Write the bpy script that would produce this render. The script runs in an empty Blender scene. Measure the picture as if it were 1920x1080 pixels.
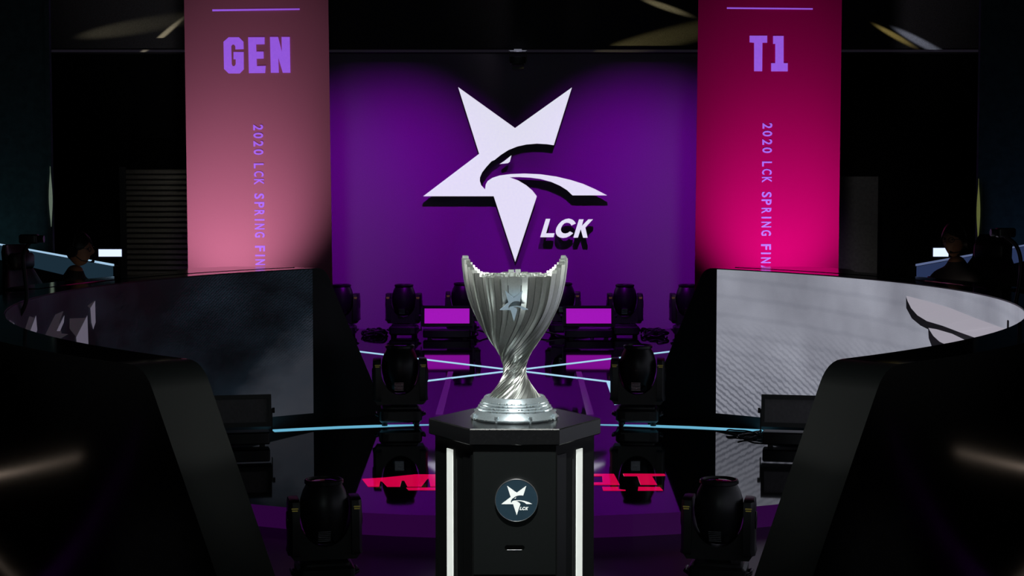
import bpy, bmesh, math, random
from mathutils import Vector, Matrix
from mathutils.geometry import tessellate_polygon
random.seed(7)
scn = bpy.context.scene
col = scn.collection
PI = math.pi

# ------------------------------------------------------------------ camera
F = 3030.0; H = 1.8
PITCH = math.atan(179 / F); YAW = math.atan(5 / F)
cam = bpy.data.cameras.new('camera'); camo = bpy.data.objects.new('camera', cam); col.objects.link(camo)
cam.sensor_width = 36; cam.lens = 36 * F / 1920; cam.clip_end = 200
camo.location = (0, 0, H); camo.rotation_euler = (PI / 2 - PITCH, 0, YAW)
scn.camera = camo

# ------------------------------------------------------------------ world, exposure
w = bpy.data.worlds.new('world'); scn.world = w; w.use_nodes = True
w.node_tree.nodes['Background'].inputs[0].default_value = (.75, .95, 1, 1)
w.node_tree.nodes['Background'].inputs[1].default_value = .004
scn.view_settings.view_transform = 'Standard'; scn.view_settings.look = 'None'
scn.view_settings.exposure = 0; scn.view_settings.gamma = 1; scn.view_settings.use_curve_mapping = False

# ------------------------------------------------------------------ stage lights, with a few unseen fills added
def spot(name, loc, tgt, energy, color, deg, blend=1.0, radius=.05):
    l = bpy.data.lights.new(name, 'SPOT'); l.energy = energy; l.color = color
    l.spot_size = math.radians(deg); l.spot_blend = blend; l.shadow_soft_size = radius
    o = bpy.data.objects.new(name, l); col.objects.link(o); o.location = loc
    o.rotation_euler = (Vector(tgt) - Vector(loc)).to_track_quat('-Z', 'Y').to_euler()
    return o
PURP = (.42, .0, .85)
for sx in (-1, 1):
    spot('wall_spot', (sx * .8, 17.6, 4.6), (sx * 1.85, 21.3, .8), 640, PURP, 60, 1.0, .06)
# trophy key, nearly overhead and a little in front; soft side lamps, front lamp; low unseen fills added to brighten the cup
spot('trophy_key', (0, 3.0, 4.7), (0, 5.80, 1.02), 950, (.96, 1, .96), 17, .6, .09)
spot('trophy_front', (0, -1.6, 2.3), (0, 5.86, 1.36), 105, (.72, .9, 1), 5.5, .5, .8)
for sx in (-1, 1):
    spot('trophy_side', (sx * 5.2, 8.9, 2.0), (0, 5.86, 1.36), 1400, (.97, 1, .94), 6.5, .4, .6)
    spot('trophy_side', (sx * 5.5, 5.6, 2.0), (0, 5.86, 1.36), 1150, (.97, 1, .95), 6.5, .4, .6)
    spot('trophy_fill', (sx * 1.9, 5.3, .05), (0, 5.86, 1.38), 48, (1, 1, .95), 15, .5, .22)
    spot('trophy_fill', (sx * .95, 3.5, .0), (0, 5.86, 1.38), 36, (.9, 1, 1), 10, .5, .22)
# banner uplights
spot('banner_spot_left', (-3.05, 15.3, .35), (-2.98, 17, 1.7), 165, (1, .93, 1), 62, 1.0, .05)
spot('banner_spot_right', (2.75, 15.3, .35), (2.78, 17, 1.7), 190, (1, .9, 1), 62, 1.0, .05)
spot('banner_wash_left', (-1.5, 9, 6.2), (-2.75, 17, 3.0), 260, (1, .95, 1), 22, 1.0, .2)
spot('banner_wash_right', (1.5, 9, 6.2), (2.75, 17, 3.0), 260, (1, .95, 1), 22, 1.0, .2)
# soft unseen fill added in front to lift the desk ends
hl = bpy.data.lights.new('front_fill', 'AREA'); hl.energy = 13; hl.size = 2; hl.color = (.85, 1, 1)
ho = bpy.data.objects.new('front_fill', hl); col.objects.link(ho); ho.location = (0, -2, 2.7)
ho.rotation_euler = (Vector((0, 6, .8)) - Vector((0, -2, 2.7))).to_track_quat('-Z', 'Y').to_euler()

# ------------------------------------------------------------------ pixel -> place
def ray(px, py):
    x = (px - 960) / F; y = -(py - 540) / F
    d = (x, math.cos(PITCH) + y * math.sin(PITCH), -math.sin(PITCH) + y * math.cos(PITCH))
    c, s = math.cos(YAW), math.sin(YAW)
    return Vector((d[0] * c - d[1] * s, d[0] * s + d[1] * c, d[2]))
O3 = Vector((0, 0, H))
def at_z(px, py, z): d = ray(px, py); return O3 + d * ((z - H) / d.z)
def at_y(px, py, Y): d = ray(px, py); return O3 + d * (Y / d.y)
CX, CY, RI, RO = 2.335, 9.376, 5.06, 5.30      # left desk arc; the right one mirrors it
def at_desk(px, py, side, r=RI):
    d = ray(px, py); cx = CX * -side           # side -1 left, +1 right
    a = d.x**2 + d.y**2; b = 2 * (-cx * d.x - CY * d.y); c = cx**2 + CY**2 - r * r
    t = (-b + math.sqrt(max(0, b * b - 4 * a * c))) / (2 * a)
    return O3 + d * t

# ------------------------------------------------------------------ materials
_m = {}
def mat(name, base=(.02,.02,.02), rough=.5, metal=0., emis=None, estr=1., ior=1.5, nz=.15, scale=30., spec=.5, bump=0.):
    if name in _m: return _m[name]
    m = bpy.data.materials.new(name); m.use_nodes = True; nt = m.node_tree; b = nt.nodes['Principled BSDF']
    b.inputs['Roughness'].default_value = rough; b.inputs['Metallic'].default_value = metal
    b.inputs['IOR'].default_value = ior; b.inputs['Specular IOR Level'].default_value = spec
    tc = nt.nodes.new('ShaderNodeTexCoord'); n = nt.nodes.new('ShaderNodeTexNoise'); n.inputs['Scale'].default_value = scale
    n.inputs['Detail'].default_value = 4; nt.links.new(tc.outputs['Object'], n.inputs['Vector'])
    r = nt.nodes.new('ShaderNodeValToRGB')
    r.color_ramp.elements[0].color = tuple(c * (1 - nz) for c in base) + (1,)
    r.color_ramp.elements[1].color = tuple(min(1, c * (1 + nz)) for c in base) + (1,)
    r.color_ramp.elements[0].position = .3; r.color_ramp.elements[1].position = .7
    nt.links.new(n.outputs['Fac'], r.inputs['Fac']); nt.links.new(r.outputs['Color'], b.inputs['Base Color'])
    if emis:
        b.inputs['Emission Color'].default_value = tuple(emis) + (1,); b.inputs['Emission Strength'].default_value = estr
    if bump:
        bp = nt.nodes.new('ShaderNodeBump'); bp.inputs['Strength'].default_value = bump; bp.inputs['Distance'].default_value = .002
        nt.links.new(n.outputs['Fac'], bp.inputs['Height']); nt.links.new(bp.outputs['Normal'], b.inputs['Normal'])
    _m[name] = m; return m
M_black = mat('black_paint', (.006,.0065,.0065), .5, nz=.2)
M_void = mat('black_drape', (.004,.0045,.005), .9, spec=.1)
M_gloss = mat('black_gloss', (.0025,.0025,.003), .13, nz=.2)
M_counter = mat('counter_gloss', (.005,.005,.006), .08, ior=1.7)
M_floor = mat('stage_floor', (.003,.003,.004), .035, ior=1.75, nz=.3, scale=6)
M_low = mat('lower_floor', (.006,.006,.007), .3, ior=1.4, nz=.3, scale=6)
M_deskin = mat('desk_shell', (.010,.0125,.013), .42, nz=.15, scale=200, bump=.05)
M_wall = mat('purple_wall', (.34,.3,.36), .85, nz=.06, scale=90, bump=.2)
M_cast = mat('fixture_plastic', (.012,.012,.013), .38, nz=.2, scale=80)
M_castd = mat('fixture_metal', (.02,.02,.022), .3, .3)
M_glass = mat('lens_glass', (.01,.01,.012), .05, ior=1.6)
M_chrome = mat('polished_vent', (.26,.26,.3), .25, 1.)
M_yel = mat('yellow_print', (.35,.3,.05), .6, emis=(.10,.085,.02), estr=.35)  # yellow print, part of its brightness put in as emission
M_trophy = mat('satin_nickel', (.74,.76,.73), .33, .95, nz=.05, scale=120)
M_base = mat('base_nickel', (.62,.71,.76), .36, .72, nz=.08, scale=160, bump=.12)
M_star = mat('lit_sign_face', (.15,.15,.16), .5, emis=(.73,.72,.85), estr=1.0)
M_signside = mat('sign_side', (.012,.01,.014), .6)
M_white = mat('white_print', (.8,.82,.8), .5, nz=.03, emis=(.5,.53,.52), estr=.9)  # white print brightened by emission of its own
M_navy = mat('navy_print', (.014,.034,.05), .5, nz=.08, emis=(.004,.011,.018), estr=1)  # navy print with a faint glow added as emission
M_strip = mat('light_strip', (.7,.72,.7), .4, emis=(.56,.59,.55), estr=1)
M_led = mat('floor_led', (.2,.3,.35), .3, emis=(.34,.62,.80), estr=1.05)
M_leddim = mat('floor_led_dim', (.02,.02,.03), .12, emis=(.035,.004,.06), estr=1)
M_red = mat('floor_letters', (.02,.003,.006), .06, emis=(.56,.0,.05), estr=1, ior=1.75)
M_mag = mat('flood_panel', (.1,.02,.1), .4, emis=(.31,.006,.41), estr=1.1)
M_grey = mat('unlit_panel', (.16,.155,.16), .4)
M_genfab = mat('salmon_fabric', (.60,.16,.27), .8, nz=.04, scale=400, bump=.15, spec=.2)
M_t1fab = mat('magenta_fabric', (.62,.0,.155), .85, nz=.04, scale=400, bump=.15, spec=.03)
M_violet = mat('violet_glow', (.3,.12,.6), .7, emis=(.225,.07,.58), estr=1.0)  # projected violet light on the letters put in as emission
M_bar = mat('white_tube', (.8,.8,.9), .4, emis=(.62,.72,1.0), estr=1.3)
M_slat = mat('shutter_slat', (.09,.085,.07), .5, .2)
M_skin = mat('skin', (.28,.14,.08), .55, nz=.08, scale=60)
M_hair = mat('dark_hair', (.008,.007,.007), .45, nz=.4, scale=200)
M_shirt = mat('dark_shirt', (.012,.011,.012), .8, nz=.2, scale=150)
M_jacket = mat('dark_jacket', (.016,.013,.014), .7, nz=.2, scale=150)
M_chair = mat('chair_leather', (.012,.010,.011), .45, nz=.2)
M_redlit = mat('chair_red_light', (.16,.03,.045), .55, nz=.2)  # backrest colour holds the red light falling on it
M_lens = mat('eyeglass_frame', (.02,.02,.02), .2)
M_alu = mat('brushed_edge', (.25,.25,.28), .3, 1.)
M_rim = mat('bright_rim', (.75,.72,.74), .28, .9)
M_lip = mat('lit_lip', (.02,.02,.025), .5, emis=(.006,.005,.008))  # lit line along the header edge, put in as emission

# ------------------------------------------------------------------ mesh kit
class MB:
    def __init__(s): s.v = []; s.f = []; s.mi = []
    def add(s, vs, fs, mi=0):
        o = len(s.v); s.v += [tuple(p) for p in vs]; s.f += [tuple(i + o for i in f) for f in fs]; s.mi += [mi] * len(fs)
    def box(s, c, d, mi=0, rot=None):
        x, y, z = d[0] / 2, d[1] / 2, d[2] / 2
        vs = [Vector((sx * x, sy * y, sz * z)) for sx in (-1, 1) for sy in (-1, 1) for sz in (-1, 1)]
        if rot is not None: vs = [rot @ v for v in vs]
        s.add([v + Vector(c) for v in vs], [(0,1,3,2),(4,6,7,5),(0,4,5,1),(2,3,7,6),(0,2,6,4),(1,5,7,3)], mi)
    def rbox(s, c, d, r, mi=0, n=3, axis='z'):
        # box with rounded vertical edges (along axis) and a small chamfer on the caps
        i = {'x': (1, 2, 0), 'y': (0, 2, 1), 'z': (0, 1, 2)}[axis]
        a, b, h = d[i[0]] / 2, d[i[1]] / 2, d[i[2]] / 2
        ch = min(r * .5, h * .4)
        def ring(inset, t):
            out = []
            for qx, qy, a0 in ((1,1,0),(-1,1,PI/2),(-1,-1,PI),(1,-1,1.5*PI)):
                for k in range(n + 1):
                    an = a0 + k / n * PI / 2
                    p = [0, 0, 0]
                    p[i[0]] = qx * (a - r) + (r - inset) * math.cos(an) + c[i[0]]
                    p[i[1]] = qy * (b - r) + (r - inset) * math.sin(an) + c[i[1]]
                    p[i[2]] = t + c[i[2]]
                    out.append(p)
            return out
        s.rings([ring(ch, -h), ring(0, -h + ch), ring(0, h - ch), ring(ch, h)], mi)
    def rings(s, rs, mi=0, cap=True, closed=True):
        n = len(rs[0]); vs = [p for r in rs for p in r]; fs = []
        for k in range(len(rs) - 1):
            for j in range(n if closed else n - 1):
                j2 = (j + 1) % n
                fs.append((k*n+j, k*n+j2, (k+1)*n+j2, (k+1)*n+j))
        if cap: fs += [tuple(range(n - 1, -1, -1)), tuple((len(rs) - 1) * n + j for j in range(n))]
        s.add(vs, fs, mi)
    def lathe(s, prof, c=(0,0,0), n=32, mi=0, sy=1., cap=True):
        s.rings([[(c[0] + r * math.cos(2*PI*j/n), c[1] + sy * r * math.sin(2*PI*j/n), c[2] + z) for j in range(n)] for r, z in prof], mi, cap)
    def tube(s, pts, r, n=8, mi=0):
        pts = [Vector(p) for p in pts]; rs = []; up = Vector((.13, .27, .95)).normalized()
        for k, p in enumerate(pts):
            t = (pts[min(k+1, len(pts)-1)] - pts[max(k-1, 0)]).normalized()
            a = t.cross(up)
            if a.length < 1e-3: a = t.cross(Vector((1,0,0)))
            a.normalize(); b = t.cross(a); rr = r[k] if isinstance(r, (list, tuple)) else r
            rs.append([p + (a * math.cos(2*PI*j/n) + b * math.sin(2*PI*j/n)) * rr for j in range(n)])
        s.rings(rs, mi)
    def disc(s, c, nrm, r, h, n=24, mi=0):
        nrm = Vector(nrm).normalized(); a = nrm.orthogonal().normalized(); b = nrm.cross(a); c = Vector(c)
        s.rings([[c + nrm * t + (a*math.cos(2*PI*j/n) + b*math.sin(2*PI*j/n)) * rr for j in range(n)]
                 for rr, t in ((r*.96, 0), (r, h*.2), (r, h*.8), (r*.96, h))], mi)
    def plate(s, pts, off, mi=0, side=None):
        # closed flat outline (3D points) thickened by vector off; front = the pts side
        side = mi if side is None else side
        pts = [Vector(p) for p in pts]; n = len(pts)
        tri = tessellate_polygon([pts])
        back = [p + Vector(off) for p in pts]
        s.add(pts, [tuple(t) for t in tri], mi)
        s.add(back, [tuple(t) for t in tri], side)
        s.add(pts + back, [(j, (j+1) % n, n + (j+1) % n, n + j) for j in range(n)], side)
    def build(s, name, mats, parent=None, loc=(0,0,0), smooth=None, fix=True):
        me = bpy.data.meshes.new(name); me.from_pydata(s.v, [], s.f)
        for m in (mats if isinstance(mats, (list, tuple)) else [mats]): me.materials.append(m)
        me.polygons.foreach_set('material_index', s.mi); me.validate()
        if fix:
            bm = bmesh.new(); bm.from_mesh(me); bmesh.ops.remove_doubles(bm, verts=bm.verts, dist=1e-6)
            bmesh.ops.recalc_face_normals(bm, faces=bm.faces); bm.to_mesh(me); bm.free()
        if smooth is not None:
            me.shade_smooth(); me.set_sharp_from_angle(angle=math.radians(smooth))
        me.update()
        o = bpy.data.objects.new(name, me); col.objects.link(o); o.location = loc
        if parent: o.parent = parent
        return o
def tag(o, label=None, cat=None, group=None, kind=None):
    for k, v in (('label', label), ('category', cat), ('group', group), ('kind', kind)):
        if v: o[k] = v
    return o
def empty(name, loc, label, cat, group=None, rz=0, scale=1):
    o = bpy.data.objects.new(name, None); col.objects.link(o); o.location = loc; o.rotation_euler.z = rz
    o.scale = (scale,)*3; o.empty_display_size = .1
    return tag(o, label, cat, group)
def copy_tree(o, parent=None):
    c = o.copy(); col.objects.link(c)
    if parent: c.parent = parent
    for ch in list(o.children): copy_tree(ch, c)
    return c

# ================================================================== SETTING
def struct(name, mb, m, smooth=None):
    return tag(mb.build(name, m, smooth=smooth), kind='structure')
# raised glossy stage with an arched front edge; the front of the hall lies lower
edge = [(-9, 6.8)]
def desk_pt(r, a): return (CX - r * math.cos(a), CY + r * math.sin(a))
a0 = -math.asin((CY - 6.8) / 5.31); a1 = math.asin((9.95 - CY) / 5.31)
edge += [desk_pt(5.31, a0 + (a1 - a0) * k / 10) for k in range(11)]
arc = []
for k in range(25):
    a = math.radians(-135 + 90 * k / 24); arc.append((3.4 * math.cos(a), 12.3 + 3.4 * math.sin(a)))
edge += [(-2.45, 9.98)] + arc + [(2.45, 9.98)]
edge += [(-x, y) for x, y in reversed(edge[:12])]
DROP = .125
fl = MB(); fl.plate([(x, y, 0) for x, y in edge + [(9, 21.5), (-9, 21.5)]], (0, 0, -DROP), 0, 1)
floor = struct('floor', fl, [M_floor, mat('stage_riser', (.01,.006,.013), .25, emis=(.020,.001,.034), estr=1)])  # the riser's faint purple light is put in as emission
lo = MB(); lo.box((0, 8.5, -DROP - .03), (18, 26, .06)); struct('floor_lower', lo, M_low)
b = MB(); b.box((0, 21.62, 3.5), (18, .1, 7)); struct('wall_back', b, M_void)
b = MB(); b.box((-9.05, 8.5, 3.4), (.1, 26, 7)); struct('wall_left', b, M_void)
b = MB(); b.box((9.05, 8.5, 3.4), (.1, 26, 7)); struct('wall_right', b, M_void)
b = MB(); b.box((0, 8.5, 6.95), (18.2, 26, .1)); struct('ceiling', b, M_void)
WY = 21.3
b = MB(); b.box((0, WY + .05, 1.9), (6.2, .1, 3.8)); struct('wall_stage', b, M_wall)
# dark header beam over the back of the stage, with a thin metal lip
HY = 20.99
HB = at_y(965, 97, HY - .03).z
b = MB(); b.box((0, HY + .15, (HB + 6.9) / 2), (17.9, .3, 6.9 - HB)); header = struct('trim_1', b, mat('header_drape', (.05,.05,.052), .75, nz=.5, scale=160, bump=.5))
b = MB(); b.box((0, HY - .015, HB + .012), (17.9, .03, .03)); struct('trim_2', b, M_lip)

# ------------------------------------------------------------------ lines of light let into the floor
A1, A2 = at_z(640, 655.2, 0), at_z(1152, 717, 0)
B1, B2 = at_z(1290, 655.2, 0), at_z(778, 717, 0)
xr = empty('light_cross', at_z(965, 693, 0), 'pale blue X of floor light lines crossing behind the trophy', 'light strip')
for q1, q2 in ((A1, A2), (B1, B2)):
    d = (q2 - q1).normalized(); n = Vector((-d.y, d.x, 0)) * .0375; up = Vector((0, 0, .003)) - xr.location
    mb = MB(); mb.plate([q1 - n + up, q2 - n + up, q2 + n + up, q1 + n + up], (0,0,-.006)); mb.build('strip', M_led, xr)
for sgn, lab in ((1, 'right'), (-1, 'left')):
    mb = MB(); P = [(1137, 716), (1155, 718), (1158, 748), (1172, 755), (1152, 759)]
    mb.plate([at_z(965 + sgn * (x - 965), y, 0) + Vector((0,0,.003)) for x, y in P], (0,0,-.006))
    tag(mb.build('light_wedge', M_led), 'pale blue wedge of floor light at the front ' + lab + ' end of the crossing lines', 'light strip')
    mb = MB(); P = [(1080, 697), (1090, 697), (1114, 778), (1100, 778)]
    mb.plate([at_z(965 + sgn * (x - 965), y, 0) + Vector((0,0,.002)) for x, y in P], (0,0,-.004))
    tag(mb.build('light_strip', M_leddim), 'faint violet floor line ' + lab + ' of the trophy, below the crossing lines', 'light strip')
# curved strip behind the pedestal
P = [(512, 807.9), (570, 804.8), (640, 801.5), (705, 799.2), (770, 797.4), (850, 796), (965, 795.4), (1080, 796), (1160, 797.4), (1225, 799.2), (1290, 801.5), (1365, 805), (1430, 808)]
mb = MB(); mid = [at_z(x, y, 0) for x, y in P]
n_ = len(mid); vs = []
for k, p in enumerate(mid):
    t = (mid[min(k+1, n_-1)] - mid[max(k-1, 0)]).normalized(); q = Vector((-t.y, t.x, 0)) * (.055 if k < 4 or k > 8 else .03 if k in (4, 8) else .012)
    vs += [p - q + Vector((0,0,.003)), p + q + Vector((0,0,.003)), p - q - Vector((0,0,.003)), p + q - Vector((0,0,.003))]
fs = []
for k in range(n_ - 1):
    i = 4 * k; fs += [(i, i+4, i+5, i+1), (i+2, i+3, i+7, i+6), (i, i+2, i+6, i+4), (i+1, i+5, i+7, i+3)]
mb.add(vs, fs + [(0,1,3,2), (4*n_-4, 4*n_-2, 4*n_-1, 4*n_-3)])
tag(mb.build('light_strip', mat('floor_led_arc', (.2,.3,.35), .3, emis=(.13,.42,.60), estr=1)), 'curved blue floor light strip sweeping behind the trophy pedestal', 'light strip')
# red letters of light on the floor, either side of the pedestal
def floor_sign(polys, label):
    root = empty('floor_lettering', at_z(*polys[0][0], 0), label, 'floor sign')
    for P in polys:
        mb = MB(); mb.plate([at_z(x, y, 0) + Vector((0,0,.0025)) - root.location for x, y in P], (0,0,-.004))
        mb.build('letter', M_red, root)
floor_sign([[(679,898.5),(720,896),(779,890),(830,890),(830,912.5),(807,912.5),(804,898),(801,898),(790,912.5),(764,912.5),(758,901),(753,901),(750,912.5),(726,912.5),(717,903),(713,902),(711,912.5),(690,912.5)],
            [(762,915),(830,914.6),(830,919),(766,919)]], 'red glowing floor letters left of the pedestal, zigzag bottom edge')
floor_sign([[(1100,889),(1151,889),(1162,909.3),(1100,909.3),(1100,905),(1130,905),(1129,893),(1100,893)],
            [(1168,888.6),(1246,889),(1248,892),(1222,892.6),(1232,909),(1201,909),(1195,892.6),(1170,892.6)],
            [(1129,913.4),(1160,913.4),(1160,917.8),(1173,919),(1173,920),(1131,920)],
            [(1197,913.4),(1237,913.6),(1243,919.8),(1196,919.8)]], 'red glowing floor letters right of the pedestal, with a large T')

# ================================================================== LOGO OUTLINES (zoomed pixels -> logo units, 1 = one photo pixel)
def Z(pts, s, ox, oy): return [(ox + x / s, oy + y / s) for x, y in pts]
STAR = Z([(237,70),(557,300),(877,72),(775,397),(735,391),(680,388),(620,393),(570,404),(520,424),(475,453),(442,480),(425,487),(416,497),(395,520),(372,550),(360,578),(359,598),(367,622),(388,645),
          (392,618),(403,598),(430,580),(470,567),(530,559),(610,556),(700,560),(790,573),(870,592),(940,614),(1010,645),(1075,679),(880,679),(850,650),(810,625),(760,603),(700,587),(640,579),(580,576),(527,577),
          (575,595),(620,622),(655,652),(680,684),(558,1053),(437,684),(40,684),(355,445)], 3, 780, 140)
EYE = Z([(537,453),(528,490),(517,498),(470,503),(500,483)], 3, 780, 140)
LETL = Z([(360,158),(490,158),(370,575),(615,575),(585,692),(197,692)], 15.43, 1000, 400)
LETC = Z([(1230,295),(1190,230),(1130,180),(1030,148),(930,165),(820,220),(730,310),(670,410),(645,500),(655,590),(700,660),(770,700),(860,715),(960,700),(1060,650),(1155,575),(1060,520),(1000,565),(930,583),(870,575),(820,540),(795,480),(805,420),(840,350),(900,290),(970,270),(1040,285),(1080,315),(1100,355)], 15.43, 1000, 400)
LETK = Z([(1320,172),(1455,172),(1405,360),(1590,172),(1728,172),(1505,410),(1572,707),(1440,707),(1370,460),(1290,705),(1155,705)], 15.43, 1000, 400)

# wall sign: lit faces standing off the wall
sroot = empty('star_sign', at_y(965, 330, WY - .17), 'large white lit star sign with an eagle head cut out, on the purple wall', 'sign')
for nm, P in (('star_face', STAR), ('eye', EYE), ('letter_l', LETL), ('letter_c', LETC), ('letter_k', LETK)):
    mb = MB(); mb.plate([at_y(x, y, WY - .17) - sroot.location for x, y in P], (0, .06, 0), 0, 1)
    o = mb.build({'letter_l': 'letter', 'letter_c': 'letter', 'letter_k': 'letter'}.get(nm, nm), [M_star, M_signside], sroot)
    c = sum((at_y(x, y, WY) for x, y in P), Vector()) / len(P)
mb = MB()
for x, y in ((900,345),(900,230),(1025,230),(965,400),(1023,441),(1048,421),(1087,424),(925,300),(1075,354)):
    p = at_y(x, y, WY - .115) - sroot.location; mb.tube([p, p + Vector((0,.117,0))], .012, 6)
tag(mb.build('standoff', M_signside, sroot), kind='stuff')

# ================================================================== BANNERS
BY = 17.0
def poly_on(pts, Y): return [at_y(x, y, Y) for x, y in pts]
_gl = {}
def glyph(ch):
    if ch in _gl: return _gl[ch]
    cu = bpy.data.curves.new('glyph', 'FONT'); cu.body = ch; cu.size = 1; cu.offset = .022; cu.resolution_u = 3
    o = bpy.data.objects.new('glyph', cu); col.objects.link(o)
    dg = bpy.context.evaluated_depsgraph_get(); dg.update()
    me = bpy.data.meshes.new_from_object(o.evaluated_get(dg)); bpy.data.objects.remove(o)
    v = [(p.co.x, p.co.y) for p in me.vertices]; f = [tuple(p.vertices) for p in me.polygons]
    x0, x1 = min(p[0] for p in v), max(p[0] for p in v); y0, y1 = min(p[1] for p in v), max(p[1] for p in v)
    _gl[ch] = ([((x - x0) / (x1 - x0) - .5, (y - y0) / (y1 - y0) - .5) for x, y in v], f); return _gl[ch]
def banner(name, L0, L1, R0, R1, fab, big, rule, xs, small, label):
    # L0/L1: left edge px at y=0 and y=510
    root = empty(name, (at_y((L0 + R0) / 2, 300, BY).x, BY, 0), label, 'banner')
    tl, tr = at_y(L0, 0, BY), at_y(R0, 0, BY); bl, br = at_y(L1, 510, BY), at_y(R1, 510, BY)
    def ex(t, b2, z): k = (z - t.z) / (b2.z - t.z); return t.x + (b2.x - t.x) * k
    mb = MB(); N, K = 16, 20; vs = []
    for k in range(K + 1):
        z = .03 + (6.0 - .03) * k / K; xa, xb = ex(tl, bl, z), ex(tr, br, z)
        for j in range(N + 1):
            u = j / N; vs.append((xa + (xb - xa) * u - root.location.x, .004 * math.sin(u * 9 + z * .7), z))
    nn = len(vs); vs += [(x, y + .008, z) for x, y, z in vs]; fs = []
    for k in range(K):
        for j in range(N):
            i = k * (N + 1) + j; fs += [(i, i+1, i+N+2, i+N+1), (nn+i, nn+i+N+1, nn+i+N+2, nn+i+1)]
    def rim(a, b2): fs.append((a, b2, nn + b2, nn + a))
    for k in range(K): rim(k*(N+1), (k+1)*(N+1)); rim(k*(N+1)+N, (k+1)*(N+1)+N)
    for j in range(N): rim(j, j+1); rim(K*(N+1)+j, K*(N+1)+j+1)
    mb.add(vs, fs); mb.build('fabric', fab, root, smooth=60)
    for z in (.03, 6.0):
        mb = MB(); xa, xb = ex(tl, bl, z) - root.location.x, ex(tr, br, z) - root.location.x
        mb.tube([(xa - .03, .004, z), (xb + .03, .004, z)], .03, 10); mb.build('rail', M_black, root, smooth=40)
    def flat(P, nm='letter'):
        m2 = MB(); m2.plate([p - root.location for p in poly_on(P, BY - .006)], (0, -.001 + .003, 0)); return m2.build(nm, M_violet, root)
    for P in big: flat(P)
    flat(rule, 'rule')
    for ch, y in small:
        x = xs(y); v, f = glyph(ch); ww = {'I': 3.0, 'L': 9.5}.get(ch, 10.6)
        m2 = MB(); pts = [at_y(x + v_ * 18.5, y + u_ * ww, BY - .007) - root.location for u_, v_ in v]
        m2.add(pts, f); m2.build('letter', M_violet, root, fix=False)
    return root
G = Z([(410,290),(490,290),(525,325),(527,383),(463,385),(462,360),(452,347),(440,347),(430,360),(434,500),(442,515),(455,515),(465,500),(465,462),(448,462),(448,405),(527,405),(528,540),(497,572),(410,572),(374,537),(370,325)], 4.155, 330, 0)
E_ = Z([(562,290),(690,290),(690,345),(624,346),(626,402),(682,402),(683,456),(628,458),(630,515),(699,513),(694,569),(568,570)], 4.155, 330, 0)
N_ = Z([(732,288),(795,288),(825,405),(822,288),(886,288),(891,567),(832,567),(797,450),(801,567),(739,567)], 4.155, 330, 0)
T_ = Z([(480,278),(617,278),(617,333),(580,333),(578,555),(515,555),(515,333),(480,330)], 4.155, 1290, 0)
I_ = Z([(663,280),(745,280),(745,492),(777,492),(777,556),(648,556),(648,492),(680,492),(680,342),(663,342)], 4.155, 1290, 0)
txt = '2020LCKSPRINGFINALS'
yl = [239,254,269.4,285,311,326,341,367.8,384,399,412,424.7,440,466,479,491.5,507,522,537]
yr = [236,250.5,266.4,281.7,307.5,322,337,365,379,395,408,421,436.7,463,475,488,503,518,533]
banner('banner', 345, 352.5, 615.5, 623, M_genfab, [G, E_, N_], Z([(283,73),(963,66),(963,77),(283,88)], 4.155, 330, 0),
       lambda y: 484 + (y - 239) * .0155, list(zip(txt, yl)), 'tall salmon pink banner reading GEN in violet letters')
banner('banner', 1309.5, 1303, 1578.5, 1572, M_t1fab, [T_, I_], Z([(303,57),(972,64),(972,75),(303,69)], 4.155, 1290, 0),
       lambda y: 1439 - (y - 237) * .012, list(zip(txt, yr)), 'tall magenta banner reading T1 in violet letters')

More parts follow.
